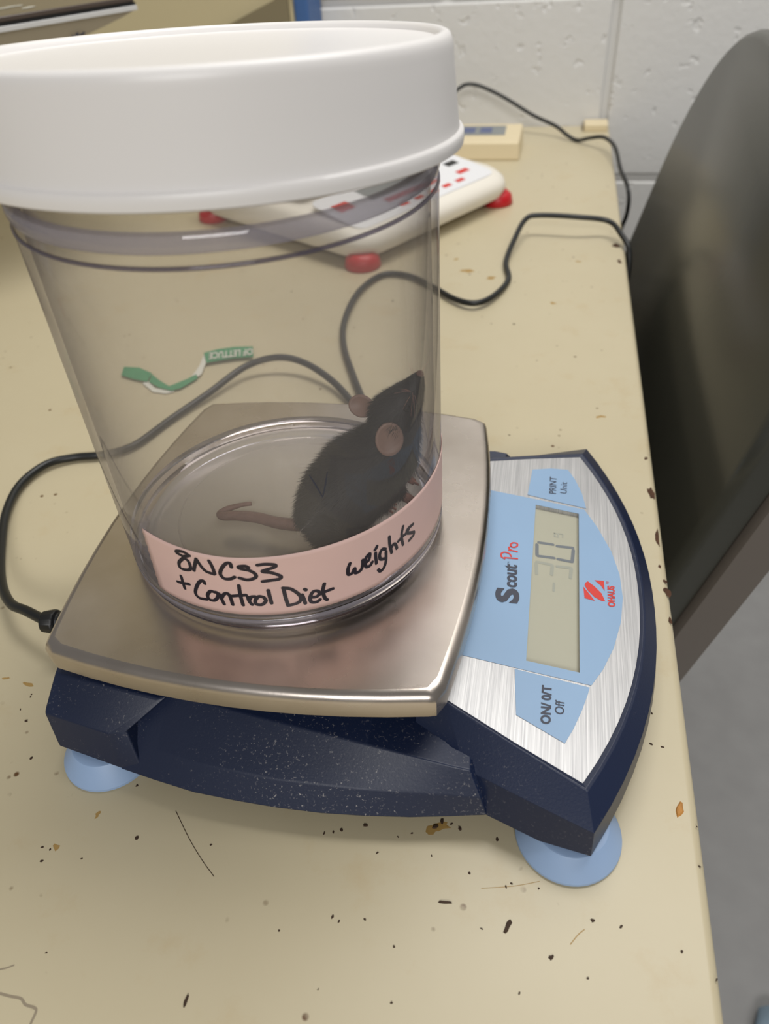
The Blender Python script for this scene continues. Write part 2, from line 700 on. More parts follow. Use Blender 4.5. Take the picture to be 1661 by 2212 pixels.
def blob(px, rx, ry, rot, mat, parent, name, z=0.12, n=11, jag=0.35):
    c = atz(px, 0)
    pts = []
    for k in range(n):
        a = 2 * math.pi * k / n
        s = 1 + random.uniform(-jag, jag)
        x, y = rx * s * math.cos(a), ry * s * math.sin(a)
        pts.append((c.x + x * math.cos(rot) - y * math.sin(rot), c.y + x * math.sin(rot) + y * math.cos(rot)))
    V = [(x, y, 0.0) for x, y in pts] + [(c.x + (x - c.x) * 0.7, c.y + (y - c.y) * 0.7, z) for x, y in pts]
    Fc = [(i, (i + 1) % n, n + (i + 1) % n, n + i) for i in range(n)] + [tuple(range(n, 2 * n))]
    return obj(name, V, Fc, mat, parent)


for px, rx, ry, rot in (((1407, 1066), 2.1, 5.6, 0.15), ((1420, 1160), 1.0, 6.0, 0.0), ((1441, 1278), 1.4, 3.5, 0.3),
                        ((1448, 1340), 0.8, 2.0, 0), ((1425, 1224), .7, 1.1, 0), ((1437, 1256), .8, 1.2, .5),
                        ((1395, 990), .9, 1.4, 0), ((1330, 530), 3.5, 6, 0), ((1338, 565), 1.6, 4, 0)):
    blob(px, rx, ry, rot, 'rust', desk, 'rust_spot', z=0.08)
for px, rx, ry, rot in (((1010, 585), 12, 8, 0.3), ((1060, 600), 6, 5, 0.3), ((985, 560), 6, 5, 0.3), ((1195, 655), 5, 4, 0.2),
                        ((1295, 900), 5, 3, .2), ((15, 1465), 3, 1.2, .2), ((62, 1478), 4, 1.5, -.2), ((950, 1782), 6, 3.0, .2),
                        ((930, 1790), 4, 3, 0), ((1250, 565), 4, 3, 0), ((120, 1830), 2, 2, 0), ((210, 1760), 1.6, 2.2, 0)):
    blob(px, rx * .55, ry * .55, rot, 'stain', desk, 'stain', z=0.03, jag=.5)
for pl, w, mt in (([(380, 1752), (408, 1810), (436, 1857), (462, 1893)], 0.28, 'crumb'),
                  ([(0, 2146), (22, 2152), (45, 2157), (55, 2170), (72, 2176), (78, 2184), (66, 2212)], 0.8, 'pencil'),
                  ([(0, 2094), (14, 2091), (30, 2085)], 0.5, 'pencil'),
                  ([(1040, 1919), (1110, 1914), (1165, 1904)], 0.2, 'stain'),
                  ([(1232, 2040), (1248, 2020), (1262, 2008)], 0.3, 'stain')):
    v, f = strokes([[atz(p) for p in pl]], w, UPN, 0.03)
    obj('scratch', v, f, mt, desk, fix=False)

# crumbs on the desk
crumbs = [((1467, 1750), 1.3, 3.0, -0.25, 'tan', 'tan flake of dried bedding near the desk edge'),
          ((1097, 2001), 0.75, 2.5, -0.35, 'crumb', 'thin curved dark shred in front of the balance foot'),
          ((962, 1949), 2.7, 0.5, 0.1, 'crumb', 'long dark flat shred left of the front balance foot'),
          ((402, 2160), 0.5, 2.0, 0, 'crumb', 'short upright dark streak crumb low in the foreground')]
for px, rx, ry, rot, mt, lab in crumbs:
    o = blob(px, rx, ry, rot, mt, None, 'crumb', z=0.45, jag=0.3)
    tag(o, lab, 'crumb')
small = [(108, 1835, .8), (296, 1809, 1.4), (91, 1830, .9), (90, 1860, .9), (176, 1855, .8), (455, 1825, .8), (700, 1800, 1.0), (720, 1797, 1.0),
         (738, 1793, 1.2), (790, 1783, 1.7), (815, 1842, 1.0), (718, 1980, 1.0), (732, 1990, 1.0), (788, 1986, .9), (603, 2010, .7), (940, 1786, 2.3),
         (955, 1774, 1.6), (993, 1789, 1.5), (1074, 1813, 1.1), (890, 1800, .8), (860, 1808, .7), (1014, 1886, 1.0), (932, 1848, .8), (1093, 1916, .9), (1040, 2006, .8),
         (1280, 1988, 1.1), (1341, 2002, 1.1), (1190, 2068, 1.5), (1122, 2146, .9), (1269, 2113, .7), (851, 2045, .7), (845, 2166, .8), (1505, 1786, .7),
         (1512, 1872, .9), (1408, 1541, 1.0), (1406, 1607, 1.3), (1431, 1614, 1.0), (1548, 2117, .8), (57, 1557, 1.3), (66, 1505, .8), (68, 1500, .7),
         (67, 1638, 1.3), (44, 1533, .8), (296, 1697, 1.0), (1473, 2055, .9), (1105, 1908, .7), (975, 1780, .9), (687, 2137, .6), (100, 2058, .7), (1163, 1919, .7),
         (630, 630, 1.6), (848, 650, 1.6), (1110, 700, 1.6), (1220, 1050, 1.2), (1100, 940, 1.0)]
for x, y, r in small:
    r *= 0.62
    o = blob((x, y), r, r * random.uniform(.5, .9), random.uniform(0, 3), 'crumb', None, 'crumb', z=r * .35, n=8)
    tag(o, 'tiny dark speck of debris scattered on the beige desk top', 'crumb', 'dark specks scattered on the desk')

# ---------------------------------------------------------------- blue balance
ZP = 54.0
bal = thing('laboratory_balance', 'navy blue balance with square steel pan holding the mouse jar', 'balance', (20, 0, 0))

# wing body: profile stations along x (near side), mirrored
st_x = [-45, -30, -14, 3, 17, 33, 47, 64, 77, 90]
bot = [(-73, -95.7), (-43, -101.3), (-17, -105.5), (11, -106.6), (38, -105.7), (66, -102.1), (89.8, -97.2), (100, -95)]
c1 = [(-60, -90), (-45, -93), (-14.5, -98.8), (17.4, -100.3), (47.2, -99.1), (81.3, -96.2), (89, -96.2), (100, -94)]


def interp(tab, x):
    if x <= tab[0][0]:
        return tab[0][1]
    for (a, b), (c, d) in zip(tab, tab[1:]):
        if x <= c:
            return b + (d - b) * (x - a) / (c - a)
    return tab[-1][1]


rings = []
for x in st_x:
    yb, y1 = interp(bot, x), interp(c1, x)
    y2 = interp([(-45, -77), (3, -83), (81, -91.5), (96, -92.5)], x)
    z2 = interp([(-45, 31.5), (3, 30), (81, 28.5), (96, 28)], x)
    hi = interp([(50, 1.0), (70, 0.0)], x)
    half = [(x, yb, 11), (x, y1, 19.5), (x, y2, z2), (x, -58, 24 + 10.5 * hi), (x, -20, 24 + 13 * hi)]
    if x == 90:
        half = [(89.8, -97.2, 11), (87.6, -96.0, 19.5), (83.2, -90.9, 27.6), (80, -58, 24), (80, -20, 24)]
    rings.append([Vector(p) for p in half] + mirror_y(half)[::-1])
v, f = loft(rings)
obj('housing', v, f, 'navy', bal, bevel=0.6, seg=2, limit=13)
# dark base seam below
rings = []
for x in [-72] + st_x + [120]:
    y = interp(bot + [(107, -101), (124, -103)], x) + 1.3
    rings.append([(x, y, 9.6), (x, y, 11.2), (x, -y, 11.2), (x, -y, 9.6)])
v, f = loft(rings)
obj('base_plate', v, f, 'gap', bal)
# rear block with its own top facet
lo = [(-74, -96), (-45, -101), (-30, -101), (-20, -84)]
rear = [(-84, -60), (-86, 0)]


def sym(half):
    """half outline starting near y<0 at the front going round the rear to y = 0 -> full closed outline"""
    return half + [(x, -y, z) for x, y, z in half[::-1] if abs(y) > 1e-6]


r0 = sym([(-36, -100.5, 11), (-45, -100.7, 11), (-73, -95.7, 11), (-82, -60, 11), (-86, 0, 11)])
r1 = sym([(-41, -94.5, 26.2), (-48, -96.2, 26), (-76, -91.5, 26), (-84, -58, 26), (-88, 0, 26)])
r2 = sym([(-28, -82.5, 34), (-31, -84.0, 34), (-74.5, -80, 35.5), (-81, -50, 36), (-85, 0, 36)])
r3 = sym([(-28, -40, 37.5), (-32, -40, 37.5), (-60, -40, 37.5), (-64, -30, 37.5), (-66, 0, 37.5)])
v, f = loft([r0, r1, r2, r3])
obj('rear_housing', v, f, 'navy', bal, bevel=0.7, seg=2)

# display pod
def front_arc(xc, xm, yc, n=20):
    """points from (xc,-yc) to (xc, yc) bulging to xm"""
    out = []
    for i in range(n + 1):
        y = -yc + 2 * yc * i / n
        out.append((xc + (xm - xc) * (1 - abs(y / yc) ** 2.15), y))
    return out


def pod_ring(side, xc, xm, yc, zf):
    """side: list of (x,y<0) from inside to the corner (corner excluded)"""
    pts = [(x, y) for x, y in side] + front_arc(xc, xm, yc) + [(x, -y) for x, y in side[::-1]]
    return [Vector((x, y, zf(x, y) if callable(zf) else zf)) for x, y in pts]


p0 = pod_ring([(62, -86), (89.8, -97.2), (107.4, -103.3)], 124.1, 151.8, 105.7, 11)
p1 = pod_ring([(62, -78), (80.8, -88.5), (103, -97)], 123.6, 150.6, 104.6, lambda x, y: 24 if x < 124 else 24 - 5.0 * (x - 124) / 26)
p2 = pod_ring([(62, -69.0), (73, -72.5), (97, -83.2)], 121.2, 145.6, 93.6, lambda x, y: panz(x) + 0.7)
p3 = pod_ring([(62, -68.4), (73, -71.9), (97, -82.6)], 120.6, 144.6, 92.4, lambda x, y: panz(x) + 0.9)
p4 = pod_ring([(62, -67.6), (73, -70.6), (97, -81.2)], 119.7, 143.4, 90.4, lambda x, y: panz(x) + 0.3)
p5 = pod_ring([(62, -67.6), (73, -70.6), (97, -81.2)], 119.7, 143.4, 90.4, lambda x, y: panz(x) - 3)
v, f = loft([p0, p1, p2, p3, p4, p5], True, True)
obj('display_housing', v, f, 'navy_clean', bal, bevel=0.6, seg=2, limit=15)


def on_panel(loops, name, mat, parent, lift, thick=0.0):
    v, f = curve_fill(loops, 0)
    V = [Vector((x, y, panz(x) + lift)) for x, y, _ in v]
    if thick:
        n = len(V)
        # side walls for holes and rim
        edges = {}
        for q in f:
            for a, b in zip(q, q[1:] + q[:1]):
                edges[(a, b)] = 1
        Fc = list(f)
        V2 = V + [p - Vector((0, 0, thick)) for p in V]
        for (a, b) in edges:
            if (b, a) not in edges:
                Fc.append((b, a, a + n, b + n))
        return obj(name, V2, Fc, mat, parent, fix=False)
    return obj(name, V, f, mat, parent, fix=False)


def z5(x, y):
    return (1060 + x / 3.303, 970 + y / 3.303)


def xy(p):
    q = atpanel(p)
    return (q.x, q.y)


LCD = [(99.1, -45.7), (118.9, -45.7), (118.9, 45.7), (99.1, 45.7)]
outer = [(p.x, p.y) for p in p4]
alu = on_panel([outer, LCD], 'display_panel', 'alu', bal, 0.2, 2.6)
blue = [(66, 49.4), (81.7, 49.5)] + [xy(p) for p in ((1170, 1082), (1262, 1102), (1290, 1140), (1320, 1192), (1338, 1242), (1345, 1292), (1341, 1345), (1325, 1402), (1302, 1448), (1277, 1482))] + [(100, -50.2), (78, -49.8), (66, -49.6)]
on_panel([blue, LCD], 'blue_overlay', 'pblue', alu, 0.32)
b1 = [xy(z5(*p)) for p in ((298, 150), (430, 142), (550, 152), (600, 220), (650, 320), (680, 428), (470, 380), (262, 330))]
b2 = [xy(z5(*p)) for p in ((170, 1572), (440, 1640), (706, 1706), (690, 1760), (650, 1870), (590, 2000), (528, 2105), (350, 2000), (180, 1900))]
k1 = on_panel([b1], 'print_button', 'pblue', alu, 0.36)
k2 = on_panel([b2], 'on_button', 'pblue', alu, 0.36)
PN = Vector((PS, 0, 1)).normalized()


def ptext(name, body, a, b, top, parent, mat, **kw):
    return put_text(name, body, atpanel(a, .4), atpanel(b, .4), atpanel(top, .4), parent, mat, None, **kw)


ptext('lettering', 'PRINT', z5(465, 322), z5(470, 197), z5(416, 322), k1, 'ink', shear=0.18, bold=0.01)
ptext('lettering', 'Unit', z5(541, 318), z5(545, 236), z5(494, 318), k1, 'ink', shear=0.22)
ptext('lettering', 'ON/ 0/T', z5(424, 1962), z5(432, 1684), z5(356, 1962), k2, 'ink', shear=0.12, bold=0.035)
ptext('lettering', 'Off', z5(522, 1892), z5(526, 1790), z5(456, 1892), k2, 'ink', shear=0.2, bold=0.008)
ptext('lettering', 'S', (1118.5, 1304), (1117.5, 1270), (1073, 1304), alu, 'ink', bold=0.05, shear=0.1)
ptext('lettering', 'cout', (1115.5, 1269), (1116, 1219), (1086, 1269), alu, 'ink', bold=0.03, shear=0.22)
ptext('lettering', 'TM', (1100, 1219), (1100.3, 1213.5), (1096, 1219), alu, 'ink')
pnorm = lambda p: PN
# Pro, handwritten red
pro = [[(1117.5, 1207), (1105, 1206), (1090, 1204.5)], [(1090, 1207), (1083.5, 1203), (1083, 1196), (1090, 1193), (1100, 1196), (1104, 1202)],
       [(1117, 1192), (1106, 1189.5), (1099, 1189)], [(1106, 1189.5), (1099.5, 1185), (1100, 1182)],
       [(1104, 1181), (1110, 1182.5), (1117, 1179.5), (1117, 1174.5), (1109, 1172.5), (1103, 1176), (1104, 1181)]]
v, f = strokes([[atpanel(p, .4) for p in pl] for pl in pro], 0.75, pnorm, 0.08)
obj('lettering', v, f, 'red', alu, fix=False)
logo = [[(668, 975), (675, 958), (692, 948), (740, 985), (790, 1035), (815, 1090), (790, 1088), (740, 1062), (690, 1012)],
        [(738, 940), (806, 945), (812, 1018), (782, 976)], [(660, 986), (690, 1022), (742, 1088), (668, 1068)]]
lg = None
for pl in logo:
    o = on_panel([[xy(z5(*p)) for p in pl]], 'logo_mark', 'red', alu, 0.42)
ptext('lettering', 'OHAUS', z5(886, 1126), z5(880, 976), z5(838, 1126), alu, 'red', bold=0.04, shear=0.15)
ptext('lettering', '®', z5(842, 962), z5(842, 944), z5(822, 962), alu, 'red')

# LCD and digits
lcd = on_panel([[(97, -47.5), (121, -47.5), (121, 47.5), (97, 47.5)]], 'lcd_display', 'lcd', bal, -1.8)


def lseg(pts, w, mat, name='digit'):
    P = [[Vector((atpanel(a, -1.8).x, atpanel(a, -1.8).y, 0)) for a in s] for s in pts]
    P = [[Vector((p.x, p.y, panz(p.x) - 1.8)) for p in s] for s in P]
    v, f = strokes(P, w, pnorm, 0.06, smooth=False)
    obj(name, v, f, mat, lcd, fix=False)


def z6(x, y):
    return (880 + x / 2.859, 860 + y / 2.859)


lseg([[z6(800, 905), z6(800, 970)], [z6(812, 892), z6(898, 905)], [z6(806, 975), z6(905, 988)],
      [z6(925, 915), z6(1020, 925)], [z6(930, 995), z6(1015, 1012)], [z6(1024, 940), z6(1018, 1005)]], 1.55, 'lcddark')
lseg([[z6(795, 1020), z6(798, 1085)], [z6(802, 1012), z6(890, 1030)], [z6(895, 1035), z6(890, 1090)],
      [z6(925, 1040), z6(1008, 1050)], [z6(1012, 1055), z6(1006, 1110)]], 1.5, 'lcdfaint')
lseg([[z6(905, 1145), z6(903, 1190)]], 1.1, 'lcdfaint')
lseg([[z6(908, 835), z6(908, 855), z6(930, 860), z6(930, 840), z6(908, 835)], [z6(935, 838), z6(960, 842), z6(958, 860)]], .7, 'lcdfaint')

# pan
def unpan(p, z=ZP):
    q = atz(p, z)
    return q


AX, AY = 72.5, 82.5


def pan_outline(inset, z, bulge=7.5, rc=5.0, n=10):
    ax, ay = AX - inset, AY - inset
    C = [(-ax, -ay), (ax, -ay), (ax, ay), (-ax, ay)]
    pts = []
    for i in range(4):
        a = Vector(C[i])
        b = Vector(C[(i + 1) % 4])
        e = b - a
        nn = Vector((e.y, -e.x)).normalized()
        for k in range(n + 1):
            s = 0.03 + 0.94 * k / n
            pts.append(a + e * s + nn * bulge * 4 * s * (1 - s))
        s = 0.988
        pts.append(a + e * s + nn * (bulge * 4 * s * (1 - s) - 0.25))
    return [Vector((p.x, p.y, z)) for p in pts]


def facet(ring):
    return [Vector((p.x, p.y, p.z - 0.9 + 0.9 * max(abs(p.x) / AX, abs(p.y) / AY))) for p in ring]


rings = [pan_outline(2.5, 44), pan_outline(0, 44), pan_outline(0, 50.4), pan_outline(0.6, 52.4), pan_outline(1.8, 53.6), facet(pan_outline(3.4, 54.15))]
n = len(rings[0])
v, f = loft(rings, False, False)
c = len(v)
v.append((0, 0, 53.25))
b0 = (len(rings) - 1) * n
f += [(b0 + j, b0 + (j + 1) % n, c) for j in range(n)]
# underside
c2 = len(v)
v.append((0, 0, 46))
f += [((j + 1) % n, j, c2) for j in range(n)]
pan = obj('pan', v, f, 'steel', bal, smooth=True)
for p in pan.data.polygons:
    if len(p.vertices) == 3 and p.center.z > 0.05:
        p.use_smooth = False
es = pan.modifiers.new('edge', 'EDGE_SPLIT')
es.split_angle = math.radians(35)
v, f = lathe(0, 0, [(30, 35), (30, 47)], 32, True, True)
obj('pan_support', v, f, 'gap', bal)
# feet
for x, y in ((117.7, -93.5), (117.7, 93.5), (-58, -88), (-58, 88)):
    v, f = lathe(x, y, [(17.6, 0), (18.2, 0.6), (18.1, 1.6), (13.4, 8.8), (12.9, 9.3), (12.2, 9.5), (6, 9.3), (6, 16)], 64, True, True)
    o = obj('foot', v, f, 'foot', bal, smooth=True)
    es = o.modifiers.new('edge', 'EDGE_SPLIT')
    es.split_angle = math.radians(24)

# power cord of the balance
cord = thing('power_cord', 'black cord looping from the balance plug past the jar over the desk edge', 'cord', (-120, -40, 0))
plug = [Vector((-84, -42, 20)), Vector((-92, -43, 20)), Vector((-95, -43.4, 20)), Vector((-96, -43.5, 20)), Vector((-99, -44, 20)), Vector((-100, -44, 20)), Vector((-101, -44.2, 20)), Vector((-106, -45, 20))]
v, f = tube(plug, [5.4, 5.4, 5.4, 4.0, 4.0, 5.2, 5.4, 4.6], 14)
obj('plug', v, f, 'black', cord, smooth=False, bevel=0.4)
# cable
cp = [Vector((-104, -44.8, 20)), atz((58, 1320), 18), atz((22, 1302), 14), atz((3, 1255), 9), atz((3, 1180), 5), atz((14, 1105), 4), atz((45, 1045), 4), atz((100, 1003), 4), atz((160, 988), 3), atz((222, 982), 3),
      atz((290, 962), 3), atz((370, 905), 3), atz((450, 850), 5), atz((530, 792), 9), atz((600, 772), 12), atz((660, 785), 10), atz((720, 825), 6), atz((770, 880), 3),
      atz((792, 898), 3), atz((785, 868), 3), atz((764, 815), 3), atz((742, 745), 3), atz((745, 690), 4), atz((775, 630), 4), atz((825, 594), 3), atz((880, 595), 3), atz((930, 617), 3), atz((980, 645), 4), atz((1025, 655), 5), atz((1065, 640), 4), atz((1098, 604), 2.5), atz((1093, 565), 4),
      atz((1112, 515), 10), atz((1135, 474), 16), atz((1165, 465), 18), atz((1250, 469), 18), atz((1315, 478), 14), Vector((158.5, 452, 9)), Vector((165.5, 438, 1)), Vector((167.0, 430, -20)), Vector((163, 428, -40)), Vector((152, 445, -60)), Vector((148, 600, -80)), Vector((148, 700, -300)), Vector((148, 720, -600))]
pts = spline(cp, 8)
v, f = tube(pts, 2.3, 12)
obj('cable', v, f, 'cable', cord, smooth=True)

# ---------------------------------------------------------------- jar
JZ = 54.0
jar = thing('jar', 'clear plastic screw-top jar on the balance pan with the mouse inside', 'jar', (JX, JY, JZ))
prof = [(61.8, 61.0), (61.8, 187), (60.5, 188), (60.2, 214), (58.2, 214), (58.2, 189), (61.0, 186), (61.0, 63.5), (60.0, 61.2)]
prof_w = [(63.9, 62.5), (63.9, 186.5), (63.4, 187.6), (61.8, 188.2), (61.6, 214.0), (59.6, 214.0), (59.6, 188.5), (61.3, 186.5), (61.5, 64.0), (61.0, 62.5)]
v, f = lathe(JX, JY, prof_w, 128, closed_prof=True)
jw = obj('wall', v, f, 'clear', jar, smooth=True)
es = jw.modifiers.new('edge', 'EDGE_SPLIT')
es.split_angle = math.radians(30)
# neck bead and base ring: solid clear plastic
v, f = lathe(JX, JY, [(61.9, 190.6), (64.0, 191.2), (64.4, 192.6), (64.4, 194.6), (63.8, 195.6), (61.9, 196)], 128, closed_prof=True)
o = obj('neck_ring', v, f, 'clearband', jar, smooth=True)
es = o.modifiers.new('edge', 'EDGE_SPLIT')
es.split_angle = math.radians(40)
v, f = lathe(JX, JY, [(58.5, 53.95), (62.2, 53.95), (63.0, 55.0), (63.0, 56.0), (62.4, 56.4), (62.4, 57.4), (63.9, 58.0), (63.9, 62.4), (61.2, 62.4), (58.0, 60.6), (57.0, 59.0)], 128, closed_prof=True)
o = obj('base_ring', v, f, 'clearring', jar, smooth=True)
es = o.modifiers.new('edge', 'EDGE_SPLIT')
es.split_angle = math.radians(30)
v, f = lathe(JX, JY, [(57.2, 57.2), (57.2, 59.6), (45.5, 59.6), (45.0, 59.2), (44.5, 59.6), (0.01, 59.6), (0.01, 57.2)], 96)
jb = obj('floor', v, f, 'clearbase', jar, smooth=False)
jb.name = 'base_disc'
v, f = lathe(JX, JY, [(63.8, 187.0), (64.25, 187.3), (64.25, 187.9), (63.5, 188.2)], 128, closed_prof=True)
obj('shoulder_line', v, f, 'clearline', jar, smooth=True)
v, f = lathe(JX, JY, [(63.95, 58.3), (64.05, 58.3), (64.05, 61.0), (63.95, 61.0)], 128, closed_prof=True)
obj('base_band', v, f, 'clearband', jar, smooth=True)
# moulded letters under the base read mirrored from above
v, f, _ = text_mesh('NALGENE')
a, b, tp = atz((770, 1004), 59.8), atz((592, 1012), 59.8), atz((770, 985), 59.8)
e, u = b - a, tp - a
obj('moulded_lettering', [a + e * q[0] + u * (q[1] / .69) for q in v], f, 'clearbase', jar, fix=False)
# moulded ring mark
v, f = strokes([[atz(p, 59.7) for p in ((515, 1192), (535, 1180), (560, 1176), (572, 1190))], [atz(p, 59.7) for p in ((560, 1196), (572, 1182), (580, 1192))]], 0.35, UPN, 0.05)
obj('moulded_mark', v, f, 'clearbase', jar, fix=False)


def jn(p):
    return Vector((p.x - JX, p.y - JY, 0)).normalized()


def jn_on(r):
    def fn(p):
        d = Vector((p.x - JX, p.y - JY, 0)).normalized() * r
        return Vector((JX + d.x, JY + d.y, p.z))
    return fn


# small V drawn on the wall
vm = [[(668, 1026), (682, 1048), (697, 1074)], [(697, 1074), (702, 1050), (707, 1020)]]
v, f = strokes([[atjar(p) for p in pl] for pl in vm], 0.42, jn, 0.06, on=jn_on(JR), taper=True)
obj('pen_mark', v, f, 'ink', jar, fix=False)

# tape
RT = JR + 0.18
aL = atjar((330, 1200))
th0 = math.atan2(aL.y - JY, aL.x - JX)
th1 = th0 + math.radians(132)
tp_top, tp_bot = 91.3, 63.6
V, Fc = [], []
nt_, zz = 110, 14
for i in range(nt_ + 1):
    t = i / nt_
    zt = tp_top + 2.6 * max(0, 1 - t / 0.23) ** 1.4
    zb = tp_bot + 0.2
    if t > 0.58:
        zb += 0.7 * min((t - .58) / .03, 1)
    for k in range(zz + 1):
        th = th0 + (th1 - th0) * t
        if i == 0:
            th -= math.radians(0.2 + (0.5 if k % 2 else 0.0) + 1.9 * (1 - k / zz))
        V.append((JX + RT * math.cos(th), JY + RT * math.sin(th), zb + (zt - zb) * k / zz))
for i in range(nt_):
    for k in range(zz):
        q = i * (zz + 1) + k
        Fc.append((q, q + zz + 1, q + zz + 2, q + 1))
tape = obj('label_tape', V, Fc, 'tape', jar, smooth=True, fix=False)
sd = tape.modifiers.new('solid', 'SOLIDIFY')
sd.thickness = 0.00012
sd.offset = 1


def zA(x, y):
    return (300 + x / 4.885, 1100 + y / 4.885)


def zB(x, y):
    return (640 + x / 4.885, 1080 + y / 4.885)


line1 = [  # 8 N C S 3
    [(532, 488), (470, 450), (405, 440), (400, 460), (470, 505), (425, 560), (440, 620), (520, 640), (545, 615), (520, 545), (470, 505), (530, 488)],
    [(580, 645), (590, 590), (605, 525)], [(605, 525), (655, 600), (710, 655), (790, 685)], [(800, 680), (775, 610), (740, 545)],
    [(975, 610), (960, 570), (915, 575), (870, 630), (860, 685), (900, 730), (965, 735), (1010, 715)],
    [(1155, 615), (1120, 600), (1055, 605), (1065, 625), (1160, 645), (1225, 680), (1230, 720), (1150, 745), (1060, 725)],
    [(1250, 590), (1330, 580), (1430, 585), (1430, 610), (1300, 655), (1400, 670), (1495, 705), (1480, 735), (1390, 750), (1305, 762)]]
line2 = [
    [(410, 765), (470, 780), (530, 790)], [(445, 705), (465, 770), (485, 835)],
    [(695, 785), (680, 755), (640, 765), (605, 830), (600, 890), (640, 935), (715, 950)],
    [(800, 875), (755, 865), (725, 905), (745, 950), (800, 960), (835, 920), (825, 880), (800, 875)],
    [(845, 890), (870, 940), (900, 1000)], [(870, 940), (900, 895), (940, 890), (970, 940), (990, 1005)],
    [(1055, 805), (1070, 900), (1100, 1010)], [(985, 915), (1050, 910), (1130, 905)],
    [(1150, 925), (1165, 970), (1195, 1005)], [(1165, 960), (1185, 925), (1225, 920)],
    [(1310, 925), (1265, 920), (1230, 960), (1240, 1000), (1300, 1005), (1340, 965), (1320, 930)],
    [(1365, 855), (1380, 920), (1400, 990)],
    [(1525, 830), (1545, 920), (1575, 1015)], [(1520, 830), (1600, 840), (1680, 890), (1710, 940), (1680, 985), (1580, 1015)]]
line2b = [
    [(60, 1000), (80, 1045), (95, 1090)], [(88, 942), (95, 946), (102, 950)],
    [(150, 1025), (210, 1020), (245, 990), (225, 960), (175, 970), (145, 1030), (160, 1075), (215, 1075), (250, 1050)],
    [(295, 885), (280, 960), (300, 1030), (325, 1052)], [(235, 1000), (310, 965), (385, 936)]]
line3 = [
    [(565, 670), (545, 730), (550, 785), (590, 770), (615, 720), (625, 770), (680, 740), (700, 680), (700, 635)],
    [(715, 670), (760, 640), (775, 590), (770, 568), (735, 610), (725, 665), (740, 705), (780, 690), (800, 655)],
    [(835, 560), (838, 610), (845, 668)], [(850, 490), (840, 512), (830, 525)],
    [(940, 520), (905, 520), (880, 570), (885, 620), (925, 620), (945, 600), (945, 540), (945, 640), (925, 710), (890, 750), (865, 735)],
    [(980, 390), (985, 470), (1005, 555)], [(1000, 510), (1020, 470), (1045, 470), (1060, 510)],
    [(1125, 280), (1110, 360), (1115, 430), (1125, 470)], [(1075, 435), (1120, 385), (1160, 350), (1185, 310)],
    [(1230, 255), (1175, 305), (1165, 345), (1215, 345), (1240, 340), (1235, 370), (1190, 425)]]
RI = RT + 0.14


def ink(polys, zf, w, lab):
    v, f = strokes([[atjar(zf(*p), RI) for p in pl] for pl in polys], w, jn, 0.05, on=jn_on(RI))
    o = obj('handwriting', v, f, 'marker', tape, fix=False)
    return o


ink(line1, zA, 1.4, '')
ink(line2, zA, 1.4, '')
ink(line2b, zB, 1.4, '')
ink(line3, zB, 1.4, '')

# lid, tilted slightly backwards
LX, LY, LB = -2.8, -1.5, 198.2
lid = jar
seg = 480
prof = [(65.0, 198.2, 0), (70.3, 198.2, 0), (71.1, 198.7, 0), (71.3, 200.2, 0), (71.2, 201.8, 0), (70.9, 202.3, 0), (69.95, 202.7, 0), (69.85, 202.9, 1), (69.5, 205, 1), (68.6, 215, 1), (68.05, 222, 1), (67.95, 223.4, 0), (67.6, 224.8, 0), (66.9, 225.7, 0), (65.9, 226.1, 0), (64.9, 225.9, 0), (64.2, 225.2, 0), (63.7, 224.2, 0), (62.5, 223.9, 0)]
rings = []
for r, z, rib in prof:
    ring = []
    for j in range(seg):
        a = 2 * math.pi * j / seg
        rr = r + (0.11 if rib and j % 2 else 0)
        x, y = rr * math.cos(a), rr * math.sin(a)
        ring.append((LX + x, LY + y, z - 0.07 * y))
    rings.append(ring)
v, f = loft(rings, False, True)
lid = o = obj('lid', v, f, 'lid', jar, smooth=True)
lid['label'] = 'white ribbed plastic lid'
es = o.modifiers.new('edge', 'EDGE_SPLIT')
es.split_angle = math.radians(38)
rings = [[(LX + r * math.cos(2 * math.pi * j / 96), LY + r * math.sin(2 * math.pi * j / 96), z - 0.07 * r * math.sin(2 * math.pi * j / 96)) for j in range(96)] for r, z in ((65, 198.2), (65, 221.5))]
v, f = loft(rings, False, True)
obj('inner_skirt', v, f, 'lid', lid, smooth=True)

# ---------------------------------------------------------------- mouse
mouse = thing('mouse', 'black mouse sitting up inside the clear jar with its nose raised', 'mouse', (25, -14, 59.6))


def sph(bm, c, r, sx=1, sy=1, sz=1, rot=None):
    g = bmesh.ops.create_icosphere(bm, subdivisions=3, radius=1)
    M_ = Matrix.Translation(Vector(c)) @ (rot.to_matrix().to_4x4() if rot else Matrix()) @ Matrix.Diagonal((r * sx, r * sy, r * sz, 1))
    bmesh.ops.transform(bm, matrix=M_, verts=g['verts'])


def chain(bm, pts, k=5):
    for (c0, r0), (c1_, r1_) in zip(pts, pts[1:]):
        for i in range(k):
            t = i / k
            sph(bm, Vector(c0).lerp(Vector(c1_), t), r0 + (r1_ - r0) * t)
    sph(bm, pts[-1][0], pts[-1][1])


bm = bmesh.new()
chain(bm, [((20, -14, 73), 12.8), ((25, -13.5, 78.5), 15.4), ((33, -12.2, 87.6), 16.2), ((41, -11, 97.4), 11.9), ((45.6, -10, 106.5), 8.4)])
# head
chain(bm, [((45.4, -10, 107.5), 8.3), ((46.4, -9.5, 113.6), 8.9), ((50.3, -8.8, 119.2), 6.5), ((53.2, -8.4, 123.8), 4.2), ((55.0, -8.2, 127.8), 2.4)])
# jaw and throat
chain(bm, [((50.5, -9, 113), 5.4), ((49, -10, 104), 6.4), ((45.5, -10.5, 95), 8.8)])
